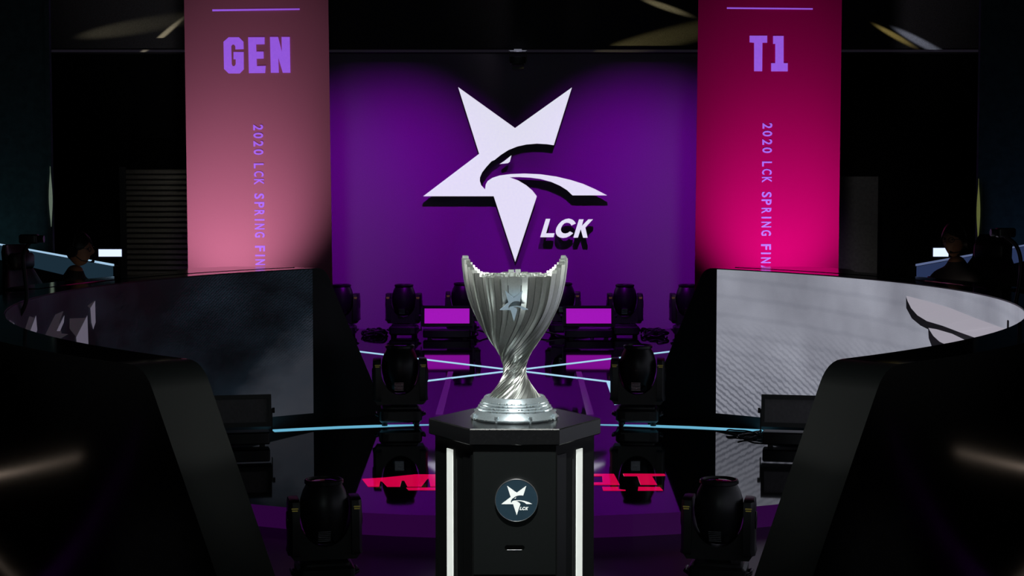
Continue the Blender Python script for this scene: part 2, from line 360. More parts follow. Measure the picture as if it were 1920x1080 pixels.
# ================================================================== PLAYER DESKS
def led_mat(name, kind):
    m = bpy.data.materials.new(name); m.use_nodes = True; nt = m.node_tree; nd = nt.nodes; L = nt.links
    b = nd['Principled BSDF']; b.inputs['Base Color'].default_value = (.01,.01,.011,1); b.inputs['Roughness'].default_value = .45
    uv = nd.new('ShaderNodeUVMap'); uv.uv_map = 'UVMap'
    def noise(scale, detail, sx=1, sy=1):
        mp = nd.new('ShaderNodeMapping'); mp.inputs['Scale'].default_value = (sx, sy, 1); L.new(uv.outputs[0], mp.inputs[0])
        n = nd.new('ShaderNodeTexNoise'); n.inputs['Scale'].default_value = scale; n.inputs['Detail'].default_value = detail; L.new(mp.outputs[0], n.inputs['Vector']); return n.outputs['Fac']
    def wave(scale, rot, dist):
        mp = nd.new('ShaderNodeMapping'); mp.inputs['Rotation'].default_value = (0,0,math.radians(rot)); L.new(uv.outputs[0], mp.inputs[0])
        n = nd.new('ShaderNodeTexWave'); n.inputs['Scale'].default_value = scale; n.inputs['Distortion'].default_value = dist; n.inputs['Detail'].default_value = 2; n.inputs['Detail Scale'].default_value = 3
        L.new(mp.outputs[0], n.inputs['Vector']); return n.outputs['Fac']
    def ramp(x, stops):
        r = nd.new('ShaderNodeValToRGB'); L.new(x, r.inputs['Fac']); e = r.color_ramp.elements
        while len(e) < len(stops): e.new(.5)
        for el, (p, c) in zip(e, stops): el.position = p; el.color = tuple(c) + (1,)
        return r.outputs['Color']
    def mix(a, b2, f, mode='MIX'):
        x = nd.new('ShaderNodeMix'); x.data_type = 'RGBA'; x.blend_type = mode
        if isinstance(f, float): x.inputs[0].default_value = f
        else: L.new(f, x.inputs[0])
        for i, q in ((6, a), (7, b2)):
            if isinstance(q, tuple): x.inputs[i].default_value = q + (1,)
            else: L.new(q, x.inputs[i])
        return x.outputs[2]
    sep = nd.new('ShaderNodeSeparateXYZ'); L.new(uv.outputs[0], sep.inputs[0])
    U, V = sep.outputs[0], sep.outputs[1]       # U metres from the far end, V metres above the floor
    def math_(op, a, b2=0.):
        n = nd.new('ShaderNodeMath'); n.operation = op
        for i, q in ((0, a), (1, b2)):
            if isinstance(q, (int, float)): n.inputs[i].default_value = q
            else: L.new(q, n.inputs[i])
        return n.outputs[0]
    if kind == 'bright':       # grey woven cloth filling the screen
        base = ramp(noise(1.3, 5), [(.3, (.19,.195,.235)), (.7, (.32,.33,.39))])
        weave = ramp(wave(7.5, -63, 2.6), [(.1, (.36,.37,.40)), (.65, (1.08,1.08,1.08))])
        low = ramp(math_('DIVIDE', V, 1.2), [(.18, (1,1,1)), (.68, (0,0,0))])
        c = mix(base, weave, math_('MULTIPLY', low, .75), 'MULTIPLY')
        folds = ramp(wave(2.2, 92, .7), [(0, (.72,.73,.75)), (.25, (1,1,1))])
        c = mix(c, folds, .32, 'MULTIPLY')
        c = mix(c, ramp(noise(220, 2), [(.3, (.7,.7,.7)), (.7, (1.15,1.15,1.15))]), .6, 'MULTIPLY')
    else:                      # dark mountains under a navy sky; a grey slope at the far low corner
        sky = ramp(noise(3, 6, .45, 1), [(.42, (.0009,.0013,.002)), (.75, (.005,.008,.013))])
        d = math_('ADD', math_('SUBTRACT', math_('SUBTRACT', .80, math_('MULTIPLY', U, .62)), V), math_('MULTIPLY', noise(6, 6, .5, 1), .5))
        c = mix(sky, (.031,.033,.041), ramp(d, [(.12, (0,0,0)), (.52, (1,1,1))]))
        blue = math_('MULTIPLY', ramp(noise(2.2, 4, .5, 1), [(.38, (0,0,0)), (.66, (1,1,1))]), ramp(math_('DIVIDE', U, 2.2), [(.05, (1,1,1)), (1, (0,0,0))]))
        c = mix(c, (.012,.021,.032), math_('MULTIPLY', blue, .55))
        c = mix(c, ramp(wave(16, -60, 4), [(.2, (.25,.25,.25)), (.7, (1.35,1.35,1.35))]), math_('MULTIPLY', ramp(math_('DIVIDE', V, 1.2), [(.35, (0,0,0)), (.7, (1,1,1))]), .7), 'MULTIPLY')
    L.new(c, b.inputs['Emission Color']); b.inputs['Emission Strength'].default_value = 1.0
    return m
T = 1.21
def desk(side):
    nm = 'right' if side > 0 else 'left'
    lab = ('curved black player desk with a bright grey cloth picture on its inner screen' if side > 0 else 'curved black player desk with a dark mountain picture on its inner screen')
    root = empty('player_desk', (0, 0, 0), lab, 'desk')
    def P(r, s, z): a = s / RI; x = CX - r * math.cos(a); y = CY + r * math.sin(a); return Vector((-side * x, y, z))
    # arc length s along the inner face, 0 at the leftmost point
    q = at_desk(585, 520, -1); s_led = RI * math.asin((q.y - CY) / RI)
    s_far = s_led + .14; q = at_z(392, 676, 1.21); s_near = RI * math.asin((q.y - CY) / RI)
    # silhouette (s, z): sloping ends with round shoulders
    rr = .09; SL = .62
    prof = []
    def end(s0, sg, far):
        zb = 0 if far else -DROP
        b0 = (s0 + sg * SL * (T - zb) / T, zb)
        out = [b0]
        ang = math.atan2(T, SL)      # slope of the end
        # round corner between the sloped edge and the top
        e = Vector((-sg * math.cos(ang), math.sin(ang))); t = Vector((-sg, 0)); c0 = Vector((s0, T))
        for k in range(7):
            u = k / 6; p = (1-u)**2 * (c0 - e * rr) + 2*u*(1-u) * c0 + u*u * (c0 + t * rr); out.append((p.x, p.y))
        return out
    far = end(s_far, 1, True); near = end(s_near, -1, False)
    top = list(reversed(far)); nst = 44
    sa, sb = top[0][0], near[-1][0]
    outline = near + [(sb + (sa - sb) * k / nst, T) for k in range(1, nst)] + top     # near bottom -> far bottom
    mb = MB(); vs = []; fs = []
    s_step = RI * math.asin((9.97 - CY) / RI)
    low = lambda s: -DROP if s < s_step else 0
    for s, z in outline:
        zb = min(low(s), z)
        vs += [P(RI, s, z), P(RO, s, z), P(RI, s, zb), P(RO, s, zb)]
    for k in range(len(outline) - 1):
        i = 4*k; fs += [(i, i+4, i+5, i+1), (i+2, i+3, i+7, i+6), (i, i+2, i+6, i+4), (i+1, i+5, i+7, i+3)]
    mb.add(vs, fs); mb.mi = [1 if all(abs(vs[i].z - T) < 1e-5 for i in f) else 2 if all(i % 2 for i in f) else 0 for f in fs]
    mb.build('shell', [M_deskin, M_counter, M_gloss], root, smooth=35)
    TZ = .77 if side < 0 else .84
    # LED screen on the inner face
    zb_ = lambda s: min(.20, .075 + .045 * (s_led - s))
    s1 = s_near + .16; n = 60; me_v = []; me_f = []
    for k in range(n + 1):
        s = s_led + (s1 - s_led) * k / n
        me_v += [P(RI - .006, s, zb_(s)), P(RI - .006, s, T - .008), P(RI, s, T - .008), P(RI, s, zb_(s))]
    for k in range(n):
        i = 4*k; me_f += [(i, i+4, i+5, i+1), (i+1, i+5, i+6, i+2), (i+3, i, i+4, i+7)]
    mb = MB(); mb.add(me_v, me_f + [(0,1,2,3), (4*n, 4*n+3, 4*n+2, 4*n+1)])
    o = mb.build('screen', led_mat('desk_screen_' + nm, 'bright' if side > 0 else 'dark'), root, fix=False)
    uvl = o.data.uv_layers.new(name='UVMap')
    for lp in o.data.loops:
        k = lp.vertex_index // 4; uvl.data[lp.index].uv = ((s_led - s1) * k / n, o.data.vertices[lp.vertex_index].co.z)
    mb = MB(); vs = []; fs = []; n = 30; t0, t1 = s_led + .02, s_step - .1
    for k in range(n + 1):
        s = t0 + (t1 - t0) * k / n; rw = RO + (.2 + .28 * max(0, min(1, (CY + RI * math.sin(s / RI) - 11.75) / .3))) * min(1, k / 3 + .15)
        vs += [P(RO - .02, s, T + .003), P(rw, s, T + .003), P(RO - .02, s, T - .02), P(rw, s, T - .02)]
    for k in range(n): i = 4*k; fs += [(i, i+4, i+5, i+1), (i+2, i+3, i+7, i+6), (i, i+2, i+6, i+4), (i+1, i+5, i+7, i+3)]
    mb.add(vs, fs + [(0,1,3,2), (4*n, 4*n+2, 4*n+3, 4*n+1)]); mb.build('counter_top', M_counter, root)
    # table top behind the shell
    mb = MB(); vs = []; fs = []; n = 20; t0, t1 = s_led - .3, RI * math.asin((10.75 - CY) / RI)
    for k in range(n + 1):
        s = t0 + (t1 - t0) * k / n; vs += [P(RO, s, TZ), P(RO + .45, s, TZ), P(RO, s, TZ - .04), P(RO + .45, s, TZ - .04)]
    for k in range(n): i = 4*k; fs += [(i, i+4, i+5, i+1), (i+2, i+3, i+7, i+6), (i, i+2, i+6, i+4), (i+1, i+5, i+7, i+3)]
    mb.add(vs, fs + [(0,1,3,2), (4*n, 4*n+2, 4*n+3, 4*n+1)]); mb.build('table_top', M_black, root)
    return root, o, P
def decal(screen, side, P, m, r, name):
    mb = MB()
    # subdivide along the outline so it follows the curved face
    mb.plate([at_desk(x, y, side, RI - r) for x, y in P], (0, 0, 0)) if False else None
    pts = [at_desk(x, y, side, RI - r) for x, y in P]
    tri = tessellate_polygon([[Vector((x, y, 0)) for x, y in P]])
    mb.add(pts, [tuple(t) for t in tri]); o = mb.build(name, m, screen, fix=False)
    return o
ldesk, lscreen, _ = desk(-1)
rdesk, rscreen, _ = desk(1)
ML = [mat('screen_peak', (.02,.02,.02), .5, emis=(.105,.095,.13), estr=1), mat('screen_rock', (.01,.01,.01), .5, emis=(.020,.017,.022), estr=1)]
zz = lambda p: Z(p, 3.375, 0, 400)
for P in ([(482,785),(553,645),(560,842),(487,842)], [(572,600),(602,552),(605,690),(590,735),(578,690)], [(178,780),(228,645),(236,740),(215,792)], [(358,745),(408,643),(404,690),(380,745)],
          [(84,688),(112,735),(155,772),(120,770),(95,745)], [(35,680),(44,668),(46,735),(38,740)]):
    decal(lscreen, -1, zz(P), ML[0], .010, 'peak')
for P in ([(270,800),(350,640),(402,618),(375,690),(390,760),(432,765),(370,800)], [(440,665),(545,662),(484,785),(440,730)], [(150,760),(185,650),(215,660),(180,775)], [(50,735),(60,672),(85,690),(90,745)], [(553,585),(600,552),(572,605)]):
    decal(lscreen, -1, zz(P), ML[1], .008, 'rock')
MR = [mat('screen_wing', (.02,.02,.02), .5, emis=(.33,.31,.36), estr=1), mat('screen_shadow', (.01,.01,.01), .5, emis=(.003,.003,.004), estr=1)]
zz = lambda p: Z(p, 3.375, 1560, 400)
decal(rscreen, 1, zz([(468,530),(470,600),(505,665),(560,710),(610,735),(660,735),(760,765),(850,808),(945,796),(800,750),(700,712),(600,682),(540,645),(500,600)]), MR[1], .009, 'wing_shadow')
decal(rscreen, 1, zz([(608,725),(612,790),(632,845),(725,832),(680,812),(640,775)]), MR[1], .009, 'wing_shadow')
decal(rscreen, 1, zz([(470,522),(600,555),(750,600),(900,660),(1050,715),(1150,752),(940,800),(800,750),(700,710),(600,682),(540,645),(500,598),(478,555)]), MR[0], .010, 'wing')
decal(rscreen, 1, zz([(610,725),(660,733),(760,762),(855,808),(722,832),(680,812),(642,775)]), MR[0], .011, 'wing')

# ================================================================== STAGE LIGHT FIXTURES
def moving_head():
    root = empty('moving_head_light', (0,0,0), 'x', 'stage light')
    mb = MB(); mb.rbox((0, 0, .085), (.35, .30, .11), .035); mb.rbox((0, 0, .145), (.29, .25, .03), .03)
    base = mb.build('base', M_cast, root, smooth=40)
    mb = MB(); mb.box((0, -.152, .085), (.20, .006, .06)); mb.box((0, -.154, .055), (.26, .008, .012)); mb.build('display_panel', M_castd, base)
    for sx in (-1, 1):
        mb = MB(); mb.tube([(sx*.178, -.07, .08), (sx*.20, -.06, .09), (sx*.20, .06, .09), (sx*.178, .07, .08)], .011, 8); mb.build('handle', M_castd, base, smooth=50)
        for sy in (-1, 1):
            mb = MB(); mb.lathe([(.02, 0), (.024, .004), (.022, .03)], (sx*.13, sy*.11, 0), 10); mb.build('foot', M_black, base, smooth=40)
    # yoke: cross bar and two arms
    mb = MB(); mb.lathe([(.07, .155), (.075, .165), (.075, .18)], n=20)
    U = [(-.19, .172), (-.215, .21), (-.215, .53), (-.158, .53), (-.157, .45)] + [(-.157 * math.cos(q), .45 - .20 * math.sin(q)) for q in [PI * k / 14 for k in range(1, 14)]] + [(.157, .45), (.158, .53), (.215, .53), (.215, .21), (.19, .172)]
    mb.plate([(x, -.085, z) for x, z in U], (0, .17, 0))
    yoke = mb.build('yoke', M_cast, root, smooth=30)
    for sx in (-1, 1):
        mb = MB(); prof = [(.19, .12, .0), (.21, .25, .012), (.24, .26, .0), (.36, .25, -.0), (.49, .24, -.0), (.535, .21, -.004), (.545, .16, -.012)]
        rs = []
        for z, wd, ins in prof:
            x0, x1 = sx * .157, sx * (.222 - (0.03 if z < .2 else 0) + ins * .5)
            y = wd / 2; xm = sx * (abs(x1) - .02)
            rs.append([(x0, -y, z), (xm, -y, z), (x1, -y * .7, z), (x1, y * .7, z), (xm, y, z), (x0, y, z)])
        mb.rings(rs); arm = mb.build('yoke_arm', M_cast, root, smooth=35)
        mb = MB(); mb.disc((sx*.222, 0, .41), (sx,0,0), .055, .008, 20); mb.build('pivot_cover', M_castd, arm, smooth=40)
        mb = MB()
        for k, wd in enumerate((.040, .034)): mb.box((sx*.188, -.123, .500 - .013*k), (wd, .004, .007))
        tag(mb.build('warning_print', M_yel, arm), kind='stuff')
        mb = MB(); mb.disc((sx*.165, -.118, .50), (0,-1,0), .008, .006, 8); mb.build('screw', M_chrome, arm)
    # head barrel, pointing up
    mb = MB(); prof = [(.03, .262), (.07, .268), (.095, .30), (.118, .36), (.132, .43), (.136, .48), (.131, .53), (.116, .585), (.103, .625), (.107, .63), (.107, .655), (.096, .657), (.092, .645)]
    mb.lathe([(r_ * (1.12 if .28 < z_ < .6 else 1.06), z_) for r_, z_ in prof], n=36); head = mb.build('head', M_cast, root, smooth=50)
    mb = MB(); mb.lathe([(.092, .640), (.075, .646), (.045, .651), (.004, .653)], n=28); mb.build('lens', M_glass, head, smooth=60)
    mb = MB(); mb.lathe([(.112, .628), (.119, .632), (.119, .65), (.112, .655)], n=36, cap=False); mb.build('lens_ring', M_castd, head, smooth=50)
    # vent with fins on the lower front of the head
    mb = MB()
    for k in range(6): mb.box((-.012, -.110 - .005*k, .296 + .012*k), (.075, .022, .005))
    tag(mb.build('vent_fin', M_chrome, head), kind='stuff')
    mb = MB(); mb.box((0, -.147, .46), (.045, .012, .007)); mb.build('badge_plate', M_castd, head)
    mb = MB(); mb.disc((.055, -.100, .31), (.25,-1,-.4), .020, .014, 14); mb.build('knob', M_castd, head, smooth=40)
    return root
mh = moving_head()
first = [True]
def put_head(px, Y, label, group, sc=1., rz=0., z=0.):
    o = mh if first[0] else copy_tree(mh)
    first[0] = False
    o.location = ((px - 965) / F * Y * 1.0, Y, z); o.rotation_euler.z = rz; o.scale = (sc,)*3
    o['label'] = label; o['group'] = group
    return o
for px, lab in ((640, 'first from the left, behind a desk end'), (757, 'second from the left, by the left glowing panel'), (868, 'third from the left, mostly behind the trophy'),
                (1056, 'fourth from the left, mostly behind the trophy'), (1172, 'fifth from the left, by the right glowing panel'), (1290, 'sixth from the left, behind a desk end')):
    put_head(px, 20.15 if px not in (868, 1056) else 20.5, 'moving head light at the purple wall, ' + lab, 'moving head lights along the purple wall', 1.0, random.uniform(-.08, .08))
put_head(749, 12.5, 'black moving head light left of the trophy at the far desk end', 'moving head lights at the desk ends', .945, .1)
put_head(1197, 12.5, 'black moving head light right of the trophy at the far desk end', 'moving head lights at the desk ends', .945, -.1)
put_head(604, 7.85, 'black moving head light low in front, left of the pedestal', 'moving head lights in front of the stage', .80, .22, -DROP)
put_head(1352, 7.85, 'black moving head light low in front, right of the pedestal', 'moving head lights in front of the stage', .80, -.22, -DROP)

def flood(lit):
    root = empty('flood_light', (0,0,0), 'x', 'flood light')
    R = Matrix.Rotation(math.radians(-8), 3, 'X'); c = Vector((0, 0, .285))
    def rot(mb): mb.v = [tuple(R @ (Vector(p) - c) + c) for p in mb.v]; return mb
    mb = MB()
    for sx in (-1, 1): mb.box((sx*.300, 0, .285), (.036, .11, .26))
    for sz in (-1, 1): mb.box((0, 0, .285 + sz*.112), (.60, .11, .036))
    mb.box((0, .045, .285), (.60, .03, .22)); rot(mb).build('frame', M_cast, root)
    mb = MB(); mb.box((0, -.020, .285), (.564, .012, .188)); rot(mb).build('panel', M_mag if lit else M_grey, root)
    mb = MB(); mb.rbox((0, .0, .07), (.60, .17, .10), .02); mb.build('control_box', M_cast, root, smooth=40)
    for sx in (-1, 1):
        mb = MB(); mb.box((sx*.326, 0, .20), (.010, .05, .20)); mb.build('bracket', M_castd, root)
        mb = MB(); mb.disc((sx*.331, 0, .285), (sx,0,0), .022, .025, 12); mb.build('knob', M_castd, root, smooth=40)
        mb = MB(); mb.box((sx*.22, 0, .01), (.05, .15, .02)); mb.build('foot', M_black, root)
    return root
def put_flood(o, px, Y, rz, label, group, z=0, sc=1.):
    o.location = ((px - 965) / F * Y, Y, z); o.rotation_euler.z = rz; o['label'] = label; o['group'] = group; o.scale = (sc,)*3
fl1 = flood(True); fl2 = copy_tree(fl1)
put_flood(fl1, 838, 19.85, 0, 'flood light with a glowing magenta panel left of the trophy', 'flood lights at the purple wall', sc=.98)
put_flood(fl2, 1104, 19.85, 0, 'flood light with a glowing magenta panel right of the trophy', 'flood lights at the purple wall', sc=.98)
fl3 = flood(False); fl4 = copy_tree(fl3)
put_flood(fl3, 449, 11.4, .2, 'unlit grey flood light on the floor before the left desk screen', 'unlit flood lights before the desks', sc=.88)
put_flood(fl4, 1487, 11.4, -.2, 'unlit grey flood light on the floor before the right desk screen', 'unlit flood lights before the desks', sc=.88)
for o in (fl3, fl4): o.scale.x = .66
# cables heaped on the floor at the foot of the wall
def cable(x0, x1, Y, seed, label, group, m=None, r=.011, hgt=.07):
    rnd = random.Random(seed); pts = []; n = 26
    for k in range(n + 1):
        u = k / n
        pts.append(Vector((x0 + (x1 - x0) * u + .09 * math.sin(u * 17 + seed), Y + .14 * math.sin(u * 11 + seed * 2) , max(r, r + hgt * abs(math.sin(u * 8 + seed)) * (0 if k in (0, n) else 1) * rnd.uniform(.5, 1)))))
    fine = []
    for k in range(n):
        p0, p1, p2, p3 = pts[max(k-1,0)], pts[k], pts[k+1], pts[min(k+2,n)]
        for j in range(4):
            t = j / 4; fine.append(.5 * ((2*p1) + (p2-p0)*t + (2*p0-5*p1+4*p2-p3)*t*t + (3*p1-p0-3*p2+p3)*t**3))
    fine.append(pts[-1])
    for p in fine: p.z = max(p.z, r)
    mb = MB(); mb.tube(fine, r, 6); o = mb.build('cable', m or M_cast, smooth=60); tag(o, label, 'cable', group); return o
for k in range(5):
    cable(-1.85 + .01*k, -1.69, 20.15 + .08*k, 3 + k, 'black cable in the tangle left of the wall lights', 'cables tangled left of the wall lights')
    cable(1.70, 1.86 - .01*k, 20.15 + .08*k, 13 + k, 'black cable in the tangle right of the wall lights', 'cables tangled right of the wall lights')
cable(-1.0, -.1, 20.16, 31, 'black cable behind the left glowing flood light', 'cables behind the flood lights')
cable(.1, 1.0, 20.16, 37, 'black cable behind the right glowing flood light', 'cables behind the flood lights')
cable(1.66, 1.80, 11.85, 41, 'thin black cable on the floor by the right unlit flood light', None, r=.006, hgt=.03)

# ================================================================== PEDESTAL
PY = 5.86; PT = .9785
prt = empty('trophy_pedestal', (0, PY, -DROP), 'black hexagonal pedestal with white light strips and a round star badge', 'pedestal')
zt = PT + DROP
def hexring(s, z): return [(s * math.cos(PI/3*k), s * math.sin(PI/3*k), z) for k in range(6)]
mb = MB(); mb.rings([hexring(.310, zt-.058), hexring(.313, zt-.055), hexring(.313, zt-.0042), hexring(.3105, zt)]); mb.build('top_slab', mat('pedestal_top', (.010,.010,.011), .24, nz=.15, scale=120, spec=.4), prt)
mb = MB(); mb.rings([hexring(.29, 0), hexring(.29, zt-.058)]); body = mb.build('body', mat('pedestal_body', (.006,.0068,.0068), .6, nz=.2, spec=.2), prt)
yf = -.29 * math.sin(PI/3)
# front panel; a flat black pill stands for the shade in the hand slot
pz0 = at_y(965, 1076, PY + yf).z + DROP; pz1 = at_y(965, 848.5, PY + yf).z + DROP
sz = at_y(965, 1025.5, PY + yf).z + DROP; sw, sh = .035, .0085
y0 = yf - .010
mb = MB(); mb.box((0, yf - .0055, (pz0 + pz1) / 2), (.286, .010, pz1 - pz0))
mb.build('front_panel', mat('pedestal_panel', (.0062,.0075,.0076), .42, nz=.2, scale=150), prt)
def pill(y):
    return [(sgn2 * (sw - sh) + sh * math.cos(an), y, sz + sh * math.sin(an)) for sgn2, o_ in ((1, -PI/2), (-1, PI/2)) for an in [o_ + PI*k/8 for k in range(9)]]
mb = MB(); mb.rings([pill(y0 + .002), pill(y0 - .0006)]); mb.build('hand_slot_shade', mat('slot_shade', (.001,.001,.001), .9, spec=.05), prt)
mb = MB(); mb.tube([(-sw+sh, y0 - .001, sz - sh), (sw - sh, y0 - .001, sz - sh)], .0018, 6); mb.build('slot_lip', M_rim, prt)
# slanted side faces: light strip, slim frame line
for sgn in (-1, 1):
    A = Vector((sgn*.29, 0, 0)); Bv = Vector((sgn*.145, yf, 0)); d = Bv - A; nrm = Vector((sgn*math.sin(PI/3), -.5, 0))
    def face(f0, f1, z0, z1, out, nm, m):
        m2 = MB(); p = [A + d*f0, A + d*f1]; 
        m2.plate([p[0] + Vector((0,0,z0)) + nrm*out, p[1] + Vector((0,0,z0)) + nrm*out, p[1] + Vector((0,0,z1)) + nrm*out, p[0] + Vector((0,0,z1)) + nrm*out], -nrm*(out + .002)); return m2.build(nm, m, prt)
    zs = at_y(845, 843, PY - .12).z + DROP
    face(.335, .485, .03, zs, .004, 'light_strip', M_strip)
    face(.565, .585, .03, zs - .03, .003, 'edge_trim', mat('edge_grey', (.03,.032,.03), .35))
    face(.76, .99, .03, zs, .003, 'corner_post', mat('corner_black', (.004,.0045,.0045), .5))
# badge
bc = at_y(968.5, 938, PY + yf - .02); bl_ = Vector((bc.x, yf - .010, bc.z + DROP)); br = .0745
mb = MB()
n = 64; mb.rings([[(bl_.x + r*math.cos(2*PI*j/n), y, bl_.z + r*math.sin(2*PI*j/n)) for j in range(n)] for r, y in ((br, bl_.y), (br, bl_.y-.011), (br*.985, bl_.y-.0135))])
badge = mb.build('badge', M_navy, prt, smooth=40)
mb = MB(); mb.rings([[(bl_.x + r*math.cos(2*PI*j/n), y, bl_.z + r*math.sin(2*PI*j/n)) for j in range(n)] for r, y in ((br+.0006, bl_.y-.004), (br+.0014, bl_.y-.007), (br+.0014, bl_.y-.0125), (br*.99, bl_.y-.0150), (br*.975, bl_.y-.0134))], cap=False)
mb.build('badge_rim', M_rim, badge, smooth=50)
def badge_map(P, yy):
    # wall-sign pixels -> badge pixels (zoom of the badge: star tips at (325,228),(712,228), foot (527,822))
    k = .1 * (712 - 325) / (1072 - 858.7)
    k = (971.3 - 950) / 100 * 0 + (712 - 325) / 10.8 / (1072.3 - 859)
    out = []
    for x, y in P:
        bx = 968.8 + (x - 965.7) * k; by = 911 + (y - 163.5) * k
        p = at_y(bx, by, PY + yy); out.append(Vector((p.x, yy, p.z + DROP)))
    return out
for nm, P in (('star', STAR), ('eye', EYE), ('letter', LETL), ('letter', LETC), ('letter', LETK)):
    if nm == 'letter': P = [(1047 + (x - 1062) * 1.0, 417 + (y - 428) * 1.0) for x, y in P]
    m2 = MB(); m2.plate(badge_map(P, bl_.y - .0152), (0, .0022, 0)); m2.build(nm, M_white, badge)

# ================================================================== TROPHY
tr = empty('trophy', (0, PY, PT), 'silver trophy cup of twisted stepped ribs on a round ringed base', 'trophy')
def zpx(y, Y=PY): return at_y(965, y, Y).z - PT
SIL = [(478,100),(500,99),(527,95.5),(543,92),(560,87.5),(577,81.5),(593,74),(610,65.5),(627,55.5),(643,44.5),(658,33.5),(672,26.5),(684,23),(693,22),(702,23),(712,27),(722,33),(732,40.5),(740,47.5),(748,54)]
PX = PY / F
SILZ = [(zpx(y), r * PX) for y, r in SIL]          # from the rim down
def rad(z):
    if z >= SILZ[0][0]: return SILZ[0][1]
    for (z1, r1), (z0, r0) in zip(SILZ, SILZ[1:]):
        if z >= z0: return r0 + (r1 - r0) * (z - z0) / (z1 - z0)
    return SILZ[-1][1]
zlow = .078; z_rim = zpx(515); z_tip = zpx(478)
# twist: angle accumulates from the cup down to the foot
zs = [zlow + (z_tip - zlow) * k / 300 for k in range(301)]
tw = [0.] * 301
for k in range(299, -1, -1):
    z = zs[k]; c = max(0., min(1., (zpx(555) - z) / (zpx(555) - zpx(672)))) ** 1.3
    if z < zpx(715): c *= .85
    tw[k] = tw[k+1] + c * 1.1 / max(rad(z), .045) * (zs[1] - zs[0])
def twist(z): return tw[max(0, min(300, round((z - zlow) / (z_tip - zlow) * 300)))]
rnd = random.Random(11)
wid = [.135]
while sum(wid) < PI - .14: wid.append(rnd.choice((.085, .10, .12, .14)))
half = wid[1:]; k_ = (PI - .135) / sum(half); half = [q * k_ for q in half]
angs = [(0., .28)]; acc = .14; 
full = [.28] + [q * (2 * PI - .28) / (2 * sum(half)) for q in half] + [q * (2 * PI - .28) / (2 * sum(half)) for q in reversed(half)]
acc = -PI/2 - .14
for k, wd in enumerate(full):
    th = acc + wd / 2; acc += wd
    side_a = abs(math.degrees(math.asin(max(-1, min(1, math.sin(th))))))        # 0 at the wing tips, 90 at front and back
    zt_ = z_tip - (z_tip - z_rim) * min(1, side_a / 47) + rnd.uniform(-.002, .002)
    if abs(th - PI/2) < .12: zt_ += .012
    prot = (0., -.013, -.003, -.009, .001, -.016, -.006)[k % 7]; tilt = rnd.choice((-.22, -.1, .05, .16, .26)); 
    if k == 0: prot, tilt = .001, 0
    if side_a < 50: prot *= .5; tilt = abs(tilt) * (1 if math.cos(th) * math.sin(th) < 0 else -1)
    mb = MB(); n = 34; rs = []
    for j in range(n + 1):
        z = zlow + (zt_ - zlow) * j / n
        R = rad(z); a = th - twist(z); sc = R / .19
        w2 = wd / 2 * .84; r1 = R + prot * sc; r0 = R * .875 - .001
        def pt(r, q): return (r * math.cos(a + q), r * math.sin(a + q), z)
        dt = tilt * R * w2
        rs.append([pt(r1 - max(0, dt) * 2, -w2), pt(r1 + min(0, dt) * 2, w2), pt(r0, w2), pt(r0, -w2)])
    mb.rings(rs); mb.build('rib', M_trophy, tr, smooth=30)
# inner field of small stepped columns
mb = MB()
for i in range(-9, 10):
    for j in range(-10, 11):
        x, y = i * .020 + (j % 2) * .010, j * .0175
        if math.hypot(x, y) > .160: continue
        zz_ = z_rim - .004 + random.uniform(-.007, .005)
        if abs(x) < .011 and 0 < y < .02: zz_ += .012
        s_ = .0105
        mb.rings([[(x + s_*math.cos(PI/3*q), y + s_*math.sin(PI/3*q), z) for q in range(6)] for z in (z_rim - .035, zz_)])
tag(mb.build('inner_column', M_trophy, tr, smooth=20), kind='stuff')
mb = MB(); mb.lathe([(rad(zlow + (z_rim - .03 - zlow) * k / 24) * .885, zlow + (z_rim - .03 - zlow) * k / 24) for k in range(25)], n=24); mb.build('core', mat('core_shade', (.16,.165,.16), .4, 1.), tr, smooth=40)  # core coloured darker to hold the shade in the rib gaps
# ringed foot
def rp(w): return w * PX
prof = [(rp(80), 0), (rp(82), .004), (rp(82.5), .010), (rp(80.5), .013), (rp(80), .016), (rp(73), .032), (rp(70.5), .0385), (rp(71.5), .040), (rp(71), .0445), (rp(68), .046), (rp(67), .050), (rp(68), .0515), (rp(67), .056), (rp(64.5), .058), (rp(64), .0615),
        (rp(65), .063), (rp(64), .0675), (rp(62), .069), (rp(61.5), .072), (rp(62), .0735), (rp(60.5), .078), (rp(57), .092), (rp(55.5), .0945), (rp(53), .0945), (rp(52.5), .090), (rp(20), .088)]
KF = .88; mb = MB(); mb.lathe([(r_, z_ * KF) for r_, z_ in prof], n=96); foot = mb.build('foot', M_base, tr, smooth=40)
# engraved beading around the rings
mb = MB()
for (rw, z, cnt, sz_) in ((83, .008, 60, .0035), (71.6, .042, 56, .003), (68.2, .0535, 64, .003), (65.2, .065, 56, .003), (62.2, .0752, 60, .0026)):
    for k in range(cnt):
        if random.random() < .35: continue
        a = 2*PI*k/cnt + random.uniform(-.03, .03); r = rp(rw); wz = sz_ * random.uniform(.5, 1.1); wl = random.uniform(.002, .006)
        rot = Matrix.Rotation(a, 3, 'Z'); mb.box((r*math.cos(a), r*math.sin(a), z * KF), (.003, wl, wz), rot=rot)
tag(mb.build('engraving', M_trophy, foot), kind='stuff')
for k in range(8):
    a = -PI/2 + .36 + 2*PI*k/8; r = rp(81); rot = Matrix.Rotation(a, 3, 'Z')
    m2 = MB(); m2.box((r*math.cos(a), r*math.sin(a), .012), (.008, .006, .022), rot=rot); m2.box((r*math.cos(a), r*math.sin(a), .021), (.010, .012, .006), rot=rot); m2.build('clip', M_base, foot)
